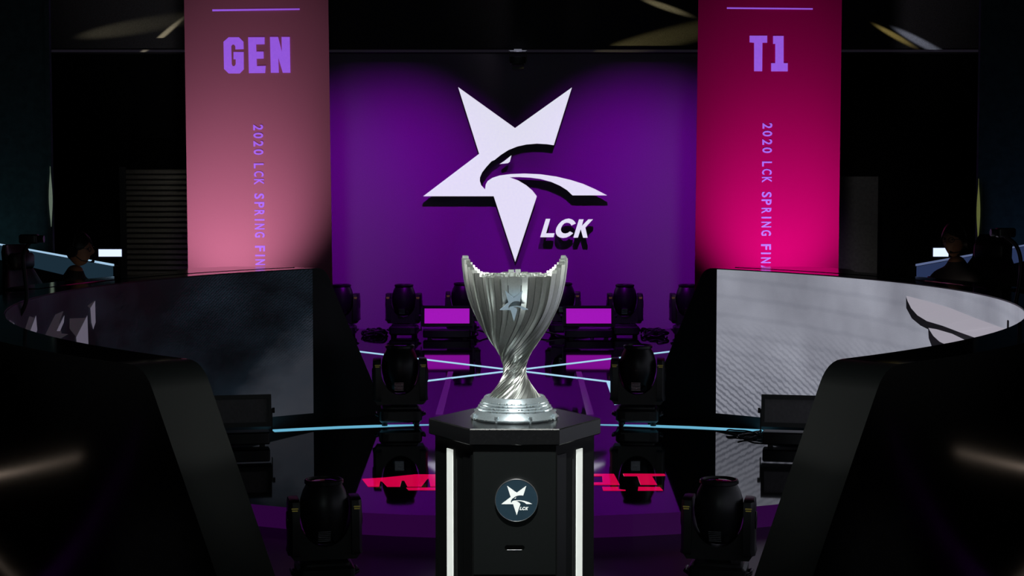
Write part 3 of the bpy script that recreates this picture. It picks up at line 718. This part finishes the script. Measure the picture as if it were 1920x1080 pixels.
# star emblem on the front of the cup
eroot = None
def emb_map(P, yy):
    k = 53.5 / 345; out = []
    for x, y in P: p = at_y(963.5 + (x - 965) * k, 545.5 + (y - 163.5) * .1755, PY + yy); out.append(Vector((p.x, yy, p.z - PT)))
    return out
mb = MB(); mb.plate(emb_map(STAR, -.212), (0, .032, 0)); mb.build('star_emblem', mat('emblem_steel', (.40,.50,.60), .48, .85, nz=.05), tr)

# ================================================================== BACKGROUND
# roller shutter left of the pink banner
sh = empty('roller_shutter', (-3.9, 20.3, 0), 'dim grey roller shutter behind the salmon banner', 'shutter')
xs0 = at_y(238, 430, 20.3).x + 3.9
for k in range(31):
    mb = MB(); z = .02 + .067 * k; w_ = 1.0 - xs0
    mb.rings([[(x, -.012, z), (x, -.022, z + .012), (x, -.004, z + .052), (x, .012, z + .06), (x, .012, z)] for x in (xs0, 1.0)]); mb.build('slat', M_slat, sh)
for x in (xs0 - .04, 1.04):
    mb = MB(); mb.box((x, .0, 1.06), (.08, .06, 2.12)); mb.build('side_rail', M_black, sh)
spot('shutter_glow', (-4.3, 18.9, 3.4), (-4.2, 20.3, 1.0), 5, (1, .95, .8), 50, 1.0, .1)
# grey flat panel right of the magenta banner
b = MB(); b.box((0, 0, 1.0), (1.4, .05, 2.0)); tag(b.build('scenery_flat', mat('grey_flat', (.12,.12,.11), .8), loc=(3.85, 20.3, 0)), 'dim grey scenery flat beside the magenta banner', 'panel')
spot('flat_glow', (4.2, 18.9, .3), (4.15, 20.3, .8), 3.0, (1, 1, .85), 50, 1.0, .1)
for sgn, nm in ((-1, 'left'), (1, 'right')):
    # tall side screen; the light streak at its edge is a glowing spindle
    xe = sgn * abs(at_y(100, 400, 17.6).x)
    b = MB(); b.box((sgn * 1.6, 0, 2.1), (3.2, .06, 4.2)); b.box((sgn*.02, -.04, 2.1), (.05, .04, 4.2))
    ss = tag(b.build('side_screen', mat('scrim', (.10,.13,.14), .8, nz=.2, scale=14), loc=(xe, 17.6, 0)), 'tall dark side screen with a teal glow on the far ' + nm, 'screen')
    spot('scrim_glow', (xe + sgn * 1.2, 16.6, .2), (xe + sgn * .6, 17.6, 1.7), 8, (.3, .85, 1.0) if sgn < 0 else (.2, .5, 1.0), 60, 1.0, .1)
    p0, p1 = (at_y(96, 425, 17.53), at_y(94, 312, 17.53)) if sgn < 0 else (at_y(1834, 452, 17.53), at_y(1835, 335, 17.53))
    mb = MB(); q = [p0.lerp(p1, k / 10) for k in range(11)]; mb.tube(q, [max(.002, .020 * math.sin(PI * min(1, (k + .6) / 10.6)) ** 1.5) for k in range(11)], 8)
    tag(mb.build('edge_streak', mat('edge_streak_' + nm, (.2,.2,.1), .4, emis=(.10,.13,.10) if sgn < 0 else (.09,.10,.03), estr=1)), 'slim upright pale light streak made as a glowing spindle on the edge of the far ' + nm + ' screen', 'lamp')
    # low barrier with a lit face
    A = at_z(0 if sgn < 0 else 1930, 457, 1.26); A = Vector((sgn * abs(A.x), A.y, 0)); Bq = at_z(212, 495, 1.26); Bq = Vector((sgn * abs(Bq.x), Bq.y, 0)); A = A + (A - Bq) * .03
    root = empty('barrier', A, 'low dark barrier with a blue lit band behind the ' + nm + ' player desk', 'barrier')
    PB = .135 if sgn < 0 else .205; d = Bq - A; nn = Vector((d.y, -d.x, 0)).normalized() * (1 if sgn > 0 else 1)
    if nn.y > 0: nn = -nn
    def strip(z0, z1, o0, o1, nm2, m):
        m2 = MB(); m2.plate([nn*o0 + Vector((0,0,z0)), d + nn*o0 + Vector((0,0,z0)), d + nn*o0 + Vector((0,0,z1)), nn*o0 + Vector((0,0,z1))], -nn*(o0 - o1)); return m2.build(nm2, m, root)
    strip(PB, 1.245, 0, -.06, 'wall_panel', M_black)
    for u_ in (.02, .5):
        m2 = MB(); q_ = d * u_ - nn * .03; m2.box((q_.x, q_.y, PB / 2), (.06, .06, PB)); m2.build('leg', M_black, root)
    strip(1.245, 1.26, .004, -.008, 'light_edge', mat('barrier_edge_' + nm, (.2,.2,.3), .4, emis=(.35,.55,.75) if sgn < 0 else (.10,.13,.25), estr=1))
    strip(1.09, 1.24, .004, 0.0, 'light_band', mat('barrier_band_' + nm, (.02,.03,.05), .5, emis=(.010,.024,.038) if sgn < 0 else (.020,.032,.085), estr=1))
def light_bar(x0, y0, x1, y1, Y, label):
    a, b2 = at_y(x0, y0, Y), at_y(x1, y1, Y); c = (a + b2) / 2; w_, h_ = b2.x - a.x, a.z - b2.z
    root = empty('light_bar', (c.x, Y, 0), label, 'light')
    m2 = MB(); m2.box((0, .03, c.z), (w_ + .02, .05, h_ + .02)); m2.build('housing', M_black, root)
    m2 = MB(); m2.box((0, 0, c.z), (w_, .012, h_)); m2.build('tube', M_bar, root)
    for sx in (-1, 1):
        m2 = MB(); m2.tube([(sx * w_ * .35, .03, 0), (sx * w_ * .35, .03, c.z)], .012, 8); m2.build('stand', M_black, root)
light_bar(185, 467.5, 228, 481, 18.5, 'bright white light bar behind the left player desk')
light_bar(1750, 465, 1778, 481, 18.5, 'bright white light bar behind the person at the right desk')
# small box lamp under the header beam
p = at_y(971, 117, HY - .1)
hb = empty('header_lamp', (p.x, HY - .1, p.z), 'small dark lamp hanging under the header beam above the star', 'lamp')
mb = MB(); mb.rbox((0, 0, .02), (.20, .16, .10), .02); mb.build('housing', M_castd, hb, smooth=40)
mb = MB(); mb.box((0, 0, -.07), (.15, .14, .03)); mb.build('barn_door', M_castd, hb)
for sx in (-1, 1):
    mb = MB(); mb.box((sx*.108, 0, .08), (.012, .03, .14)); mb.build('bracket', M_castd, hb)
mb = MB(); mb.box((0, .02, HB - p.z + .012), (.10, .18, .022)); mb.box((0, .0, (.15 + HB - p.z) / 2), (.04, .03, max(.02, HB - p.z - .13))); mb.box((0, 0, .148), (.23, .03, .012)); mb.build('clamp', mat('clamp_glint', (.6,.6,.66), .3, 1., emis=(.10,.10,.13), estr=1), hb)  # the clamp's pale glint is put in as emission
# beams raking across the header
def streak(a, b2, color, energy, deg):
    t = (at_y(*a, HY) + at_y(*b2, HY)) / 2; d = (at_y(*b2, HY) - at_y(*a, HY)); dn = d.normalized()
    loc = t - dn * 3.4 + Vector((0, -.42, 0)); spot('header_streak', loc, t, energy * 95, color, deg, .95, .01)
streak((270, 97), (348, 30), (1, .85, .55), 90, 1.3)
streak((140, 70), (345, 35), (.8, .7, .45), 9, 4)
streak((1650, 52), (1700, 80), (1, .75, .22), 75, 1.4)
streak((1690, 60), (1760, 97), (.75, .8, 1), 60, 2.0)
streak((1180, -10), (1310, 35), (1, .85, .45), 48, 1.6)
streak((1130, 100), (1320, 55), (.9, .75, .3), 16, 5)

for sgn, P2, nm in ((-1, ((-40, 897), (150, 856)), 'left'), (1, ((1795, 847), (1960, 884)), 'right')):  # unseen warm tubes added to put a glint on each desk back
    ends = []
    for px, py in P2:
        d = ray(px, py).normalized(); cx = CX * -sgn; ro = RO + .004
        a = d.x**2 + d.y**2; b2 = 2 * (-cx*d.x - CY*d.y); c = cx**2 + CY**2 - ro*ro; t = (-b2 - math.sqrt(max(0, b2*b2 - 4*a*c))) / (2*a)
        p = O3 + d * t; nrm = Vector((p.x - cx, p.y - CY, 0)).normalized(); r_ = d - 2 * d.dot(nrm) * nrm
        ends.append(p + r_ * 2.6)
    c = (ends[0] + ends[1]) / 2
    root = empty('glint_tube', (c.x, c.y, -DROP), 'slim warm unseen tube added for its glint on the ' + nm + ' desk back', 'lamp')
    m2 = MB(); m2.tube([ends[0].lerp(ends[1], k / 6) - root.location for k in range(7)], .009, 8); m2.build('tube', mat('added_warm_tube', (.3,.25,.2), .4, emis=(1, .78, .62), estr=1.3), root)
    for e in ends: m2 = MB(); m2.tube([(e.x - c.x, e.y - c.y, 0), e - root.location], .012, 6); m2.build('post', M_black, root)
# ------------------------------------------------------------------ platforms for the players, chairs, people
def sector(side, r0, r1, y0, y1, z0, z1, name, m):
    a0, a1 = math.asin((y0 - CY) / r0), math.asin((y1 - CY) / r0); vs = []; fs = []; n = 20
    for k in range(n + 1):
        a = a0 + (a1 - a0) * k / n
        for r in (r0, r1):
            for z in (z0, z1): vs.append((side * -(CX - r * math.cos(a)), CY + r * math.sin(a), z))
    for k in range(n): i = 4*k; fs += [(i, i+1, i+5, i+4), (i+2, i+6, i+7, i+3), (i+1, i+3, i+7, i+5), (i, i+4, i+6, i+2)]
    mb = MB(); mb.add(vs, fs + [(0,2,3,1), (4*n, 4*n+1, 4*n+3, 4*n+2)]); return mb.build(name, m)
PZ = .2; PZL = .13
for side, nm in ((-1, 'left'), (1, 'right')):
    tag(sector(side, RO + .02, RO + 1.15, 9.2, 12.4, 0, PZL if side < 0 else PZ, 'player_platform', M_black), 'black raised platform behind the ' + nm + ' player desk', 'platform')
def chair(loc, rz, label, seat_m=M_chair, back_m=M_chair):
    root = empty('gaming_chair', loc, label, 'chair', None, rz)       # faces local -Y
    mb = MB(); 
    for k in range(5):
        a = 2*PI*k/5; mb.box((.15*math.cos(a), .15*math.sin(a), .075), (.30, .05, .03), rot=Matrix.Rotation(a, 3, 'Z')); mb.lathe([(.02, 0), (.03, .015), (.03, .045), (.02, .06)], (.28*math.cos(a), .28*math.sin(a), 0), 8)
    mb.tube([(0,0,.07), (0,0,.38)], .03, 10); mb.build('base', M_black, root, smooth=40)
    mb = MB(); mb.rbox((0, 0, .42), (.52, .50, .10), .06); mb.build('seat', seat_m, root, smooth=50)
    rs = []
    for z, wd, y, t in ((.50, .42, .22, .10), (.60, .50, .24, .11), (.80, .54, .27, .11), (1.0, .50, .31, .10), (1.12, .34, .34, .09), (1.24, .32, .36, .08), (1.29, .26, .37, .05)):
        rs.append([(wd/2 * math.cos(q), y + t/2 * math.sin(q) + .05 * abs(math.cos(q))**3 * -1, z) for q in [2*PI*j/16 for j in range(16)]])
    mb = MB(); mb.rings(rs); mb.build('backrest', back_m, root, smooth=60)
    mb = MB(); mb.rbox((0, .275, 1.17), (.26, .07, .12), .03, axis='y'); mb.build('head_cushion', seat_m, root, smooth=50)
    for sx in (-1, 1):
        mb = MB(); mb.tube([(sx*.26, .05, .44), (sx*.29, .05, .52), (sx*.29, .05, .64)], .02, 8); mb.rbox((sx*.29, 0, .66), (.08, .26, .03), .03); mb.build('armrest', M_black, root, smooth=50)
    return root

def person(loc, rz, label, shirt, head_turn, glasses):
    """seated figure facing local -Y, hips over loc; loc.z = floor under the feet"""
    root = empty('person', loc, label, 'person', None, rz)
    V = []; R = []; E = []; reg = []
    def add(p, r, par=None, rg=0):
        V.append(p); R.append(r); reg.append(rg)
        if par is not None: E.append((par, len(V)-1))
        return len(V)-1
    pel = add((0, 0, .55), .13); sp = add((0, .01, .70), .135, pel); ch = add((0, -.01, .88), .150, sp); up = add((0, -.015, 1.00), .11, ch)
    nk = add((0, -.025, 1.07), .058, up, 1); nk2 = add((0, -.04, 1.15), .054, nk, 1)
    for sx in (-1, 1):
        hp = add((sx*.10, -.06, .53), .085, pel); kn = add((sx*.14, -.44, .52), .062, hp); an = add((sx*.14, -.42, .12), .042, kn); ft = add((sx*.15, -.54, .045), .035, an); 
        s1 = add((sx*.17, -.01, .99), .066, up); el = add((sx*.26, -.12, .74), .045, s1); wr = add((sx*.19, -.26, .70), .030, el, 1)
        pm = add((sx*.18, -.32, .695), .030, wr, 1)
        for k, (dx, ln) in enumerate(((-.030, .060), (-.010, .072), (.010, .070), (.030, .054))):
            f1 = add((sx*.18 + dx, -.34 - ln*.5, .70), .0095, pm, 1); add((sx*.18 + dx, -.34 - ln, .685), .008, f1, 1)
        t1 = add((sx*.18 - sx*.045, -.32, .69), .011, wr, 1); add((sx*.18 - sx*.058, -.355, .685), .009, t1, 1)
    me = bpy.data.meshes.new('body'); me.from_pydata(V, E, []); o = bpy.data.objects.new('body', me); col.objects.link(o)
    sk = o.modifiers.new('skin', 'SKIN'); sk.use_smooth_shade = True
    for i, d in enumerate(me.skin_vertices[0].data): d.radius = (R[i], R[i] * (.78 if i in (1, 2, 3) else 1)); d.use_root = (i == 0)
    ss = o.modifiers.new('sub', 'SUBSURF'); ss.levels = 2; ss.render_levels = 2
    dg = bpy.context.evaluated_depsgraph_get(); dg.update()
    bmsh = bpy.data.meshes.new_from_object(o.evaluated_get(dg)); bpy.data.objects.remove(o)
    mb = MB(); kd = [Vector(p) for p in V]
    vs = [v.co.copy() for v in bmsh.vertices]; fs = [tuple(p.vertices) for p in bmsh.polygons]
    for f in fs:
        c = sum((vs[i] for i in f), Vector()) / len(f); near = min(range(len(kd)), key=lambda i: (kd[i] - c).length - R[i] * .5)
        mb.mi.append(1 if (c.z > 1.10 and math.hypot(c.x, c.y + .04) < .066) or (reg[near] and c.z < .8) else 0)
    mb.v = [tuple(v) for v in vs]; mb.f = fs
    # head: shaped ball with brow, nose, lips, chin, ears
    hc = Vector((0, -.06, 1.255)); Rh = Matrix.Rotation(head_turn, 3, 'Z')
    def headpt(u, v):      # u azimuth (0 = face), v polar
        x, y, z = math.sin(v)*math.sin(u), -math.sin(v)*math.cos(u), math.cos(v)
        px, py, pz = x*.076, y*.094, z*.118
        if z < 0: k = 1 + z*.28*max(0, .4 - y); px *= 1 + z*.34; py *= (1 + z*.10) if y < 0 else (1 + z*.30)
        fr = max(0, -y)
        g = lambda x0, z0, sx_, sz_: math.exp(-((px-x0)/sx_)**2 - ((pz-z0)/sz_)**2) * (1 if y < 0 else 0)
        py -= .024*g(0, -.018, .011, .020) + .014*g(0, .004, .009, .025) + .007*g(0, -.058, .022, .008) + .008*g(0, -.095, .024, .018) + .006*g(0, .030, .05, .010)
        py += .010*g(.030, .008, .016, .012) + .010*g(-.030, .008, .016, .012) + .004*g(0, -.047, .02, .005)
        return Rh @ Vector((px, py, pz)) + hc
    nu, nv = 40, 30; rs = []
    for j in range(1, nv): rs.append([headpt(2*PI*i/nu, PI*j/nv) for i in range(nu)])
    mb.rings(rs, 1)
    for sx in (-1, 1):
        ec = Rh @ Vector((sx*.077, .010, -.008)) + hc
        mb.rings([[ec + Rh @ Vector((sx*(.004 + t*.010), .016*s*math.cos(q), .030*s*math.sin(q))) for q in [2*PI*i/12 for i in range(12)]] for t, s in ((-1, .6), (0, .9), (.8, 1), (1, .8))], 1)
    for sx in (-1, 1):
        ec = Rh @ Vector((sx*.030, -.0795, .008)) + hc
        mb.rings([[ec + Rh @ Vector((.012*math.cos(q)*s, -.004 * t, .006*math.sin(q)*s)) for q in [2*PI*i/10 for i in range(10)]] for t, s in ((0, 1), (1, .7))], 2)
    mb.build('body', [shirt, M_skin, M_hair], root, smooth=70)
    # hair cap with a fringe
    rs = []
    for j in range(1, 20):
        ring = []
        for i in range(nu):
            u = 2*PI*i/nu; back = (1 - math.cos(u)) / 2
            vmax = PI * (.36 + .34 * back ** .7) + .06 * math.sin(5*u) ; v = vmax * j / 19
            p = headpt(u, v) - hc; sc = 1.10 + .02 * math.sin(9*u + 6*v); ring.append(hc + p * sc + Vector((0, 0, .006)))
        rs.append(ring)
    inner = [hc + (p - hc) * .93 for p in rs[-1]]
    m2 = MB(); m2.rings(rs + [inner]); m2.build('hair', M_hair, root, smooth=60)
    # headset
    m2 = MB(); m2.tube([Rh @ Vector((.098*math.sin(q), .005, .135*math.cos(q) - .005)) + hc for q in [-PI*.52 + PI*1.04*k/16 for k in range(17)]], .010, 8); hs = m2.build('headset', M_black, root, smooth=60)
    for sx in (-1, 1):
        m2 = MB(); c = Rh @ Vector((sx*.088, .008, -.012)) + hc; m2.disc(c, Rh @ Vector((sx,0,0)), .040, .030, 20); m2.build('ear_cup', M_black, hs, smooth=40)
    s_ = -1 if rz > 0 else 1; m2 = MB(); m2.tube([Rh @ Vector(p) + hc for p in ((s_*.10, 0, -.03), (s_*.095, -.06, -.075), (s_*.06, -.115, -.085), (s_*.035, -.125, -.08))], [.004, .004, .004, .012], 8); m2.build('boom_microphone', M_castd, hs, smooth=60)
    if glasses:
        m2 = MB()
        for sx in (-1, 1):
            m2.tube([Rh @ Vector((sx*.033 + .024*math.cos(q), -.098, .006 + .017*math.sin(q))) + hc for q in [2*PI*k/16 for k in range(17)]], .0022, 6)
            m2.tube([Rh @ Vector(p) + hc for p in ((sx*.057, -.096, .010), (sx*.078, -.05, .012), (sx*.082, .005, .008))], .0022, 6)
        m2.tube([Rh @ Vector(p) + hc for p in ((-.010, -.099, .010), (.010, -.099, .010))], .0022, 6)
        m2.build('glasses', M_lens, root, smooth=60)
    return root
# left player: profile to the right; right player: three-quarter towards the stage
def place(px, py_head, Y):       # head centre height decides nothing; x from the pixel
    return (px - 965) / F * Y
LYp = 11.75; lx = place(138, 0, LYp)
person((lx - .02, LYp, PZL), math.radians(75), 'person in dark clothes with headset in profile behind the left desk', M_shirt, math.radians(8), True)
chair((lx - .13, LYp - .03, PZL), math.radians(75), 'black gaming chair of the person behind the left desk')
RYp = 11.7; rx = place(1793, 0, RYp)
person((rx + .02, RYp, PZ), math.radians(-52), 'person in dark shirt with glasses and headset behind the right desk', M_jacket, math.radians(8), True)
chair((rx + .10, RYp + .07, PZ), math.radians(-52), 'black gaming chair of the person behind the right desk')
chair((place(-38, 0, 10.2), 10.2, PZL), math.radians(80), 'gaming chair, its back coloured by red light, at the left photo edge behind the desk', M_chair, M_redlit)
# screens' glow on the players' faces comes from the monitors on the table
for px, Y, side, nm in ((192, 11.36, -1, 'left'), (1748, 11.32, 1, 'right')):
    x = place(px, 0, Y)
    root = empty('desk_monitor', (x, Y, .771 if side < 0 else .841), 'black monitor on the ' + nm + ' desk facing the player', 'monitor', None, math.radians(-80 if side < 0 else 80))
    m2 = MB(); m2.box((0, 0, .21), (.52, .02, .30)); m2.build('shell', M_black, root)
    m2 = MB(); m2.box((0, -.0115 if True else 0, .21), (.49, .003, .27)); m2.build('screen', mat('monitor_glow', (.02,.02,.02), .3, emis=(.5,.42,.37), estr=1.0), root)
    m2 = MB(); m2.tube([(0, .02, 0), (0, .02, .2)], .018, 8); m2.lathe([(.10, 0), (.10, .012), (.03, .016)], n=20); m2.build('stand', M_black, root, smooth=40)
# gooseneck cameras clamped to the near desk tops
def gooseneck(P, side, label, Y0):
    pts = [at_y(x, y, Y0) for x, y in P]; b0 = pts[0]
    root = empty('gooseneck_camera', b0, label, 'camera')
    fine = []
    for k in range(len(pts) - 1):
        p0, p1, p2, p3 = pts[max(k-1,0)], pts[k], pts[k+1], pts[min(k+2,len(pts)-1)]
        for j in range(6): t = j/6; fine.append(.5*((2*p1)+(p2-p0)*t+(2*p0-5*p1+4*p2-p3)*t*t+(3*p1-p0-3*p2+p3)*t**3) - b0)
    fine.append(pts[-1] - b0)
    m2 = MB(); m2.tube(fine, .011, 8); m2.build('neck', M_black, root, smooth=60)
    m2 = MB(); m2.rbox(tuple(fine[-1] + Vector((0, 0, .02))), (.10, .07, .05), .015); m2.disc(fine[-1] + Vector((-side*.05, 0, .02)), (-side, 0, 0), .02, .03, 14); m2.build('camera_body', M_castd, root, smooth=40)
    m2 = MB(); m2.rbox((0, 0, .0), (.05, .05, .06), .012); m2.build('clamp', M_black, root, smooth=40)
gooseneck([(1898, 610), (1903, 575), (1912, 530), (1914, 490), (1905, 460), (1885, 443)], 1, 'black gooseneck camera rising over the right desk at the photo edge', 8.75)
gooseneck([(18, 613), (38, 590), (50, 560), (47, 520), (44, 480), (55, 455)], -1, 'black gooseneck camera rising over the left desk at the photo edge', 8.75)
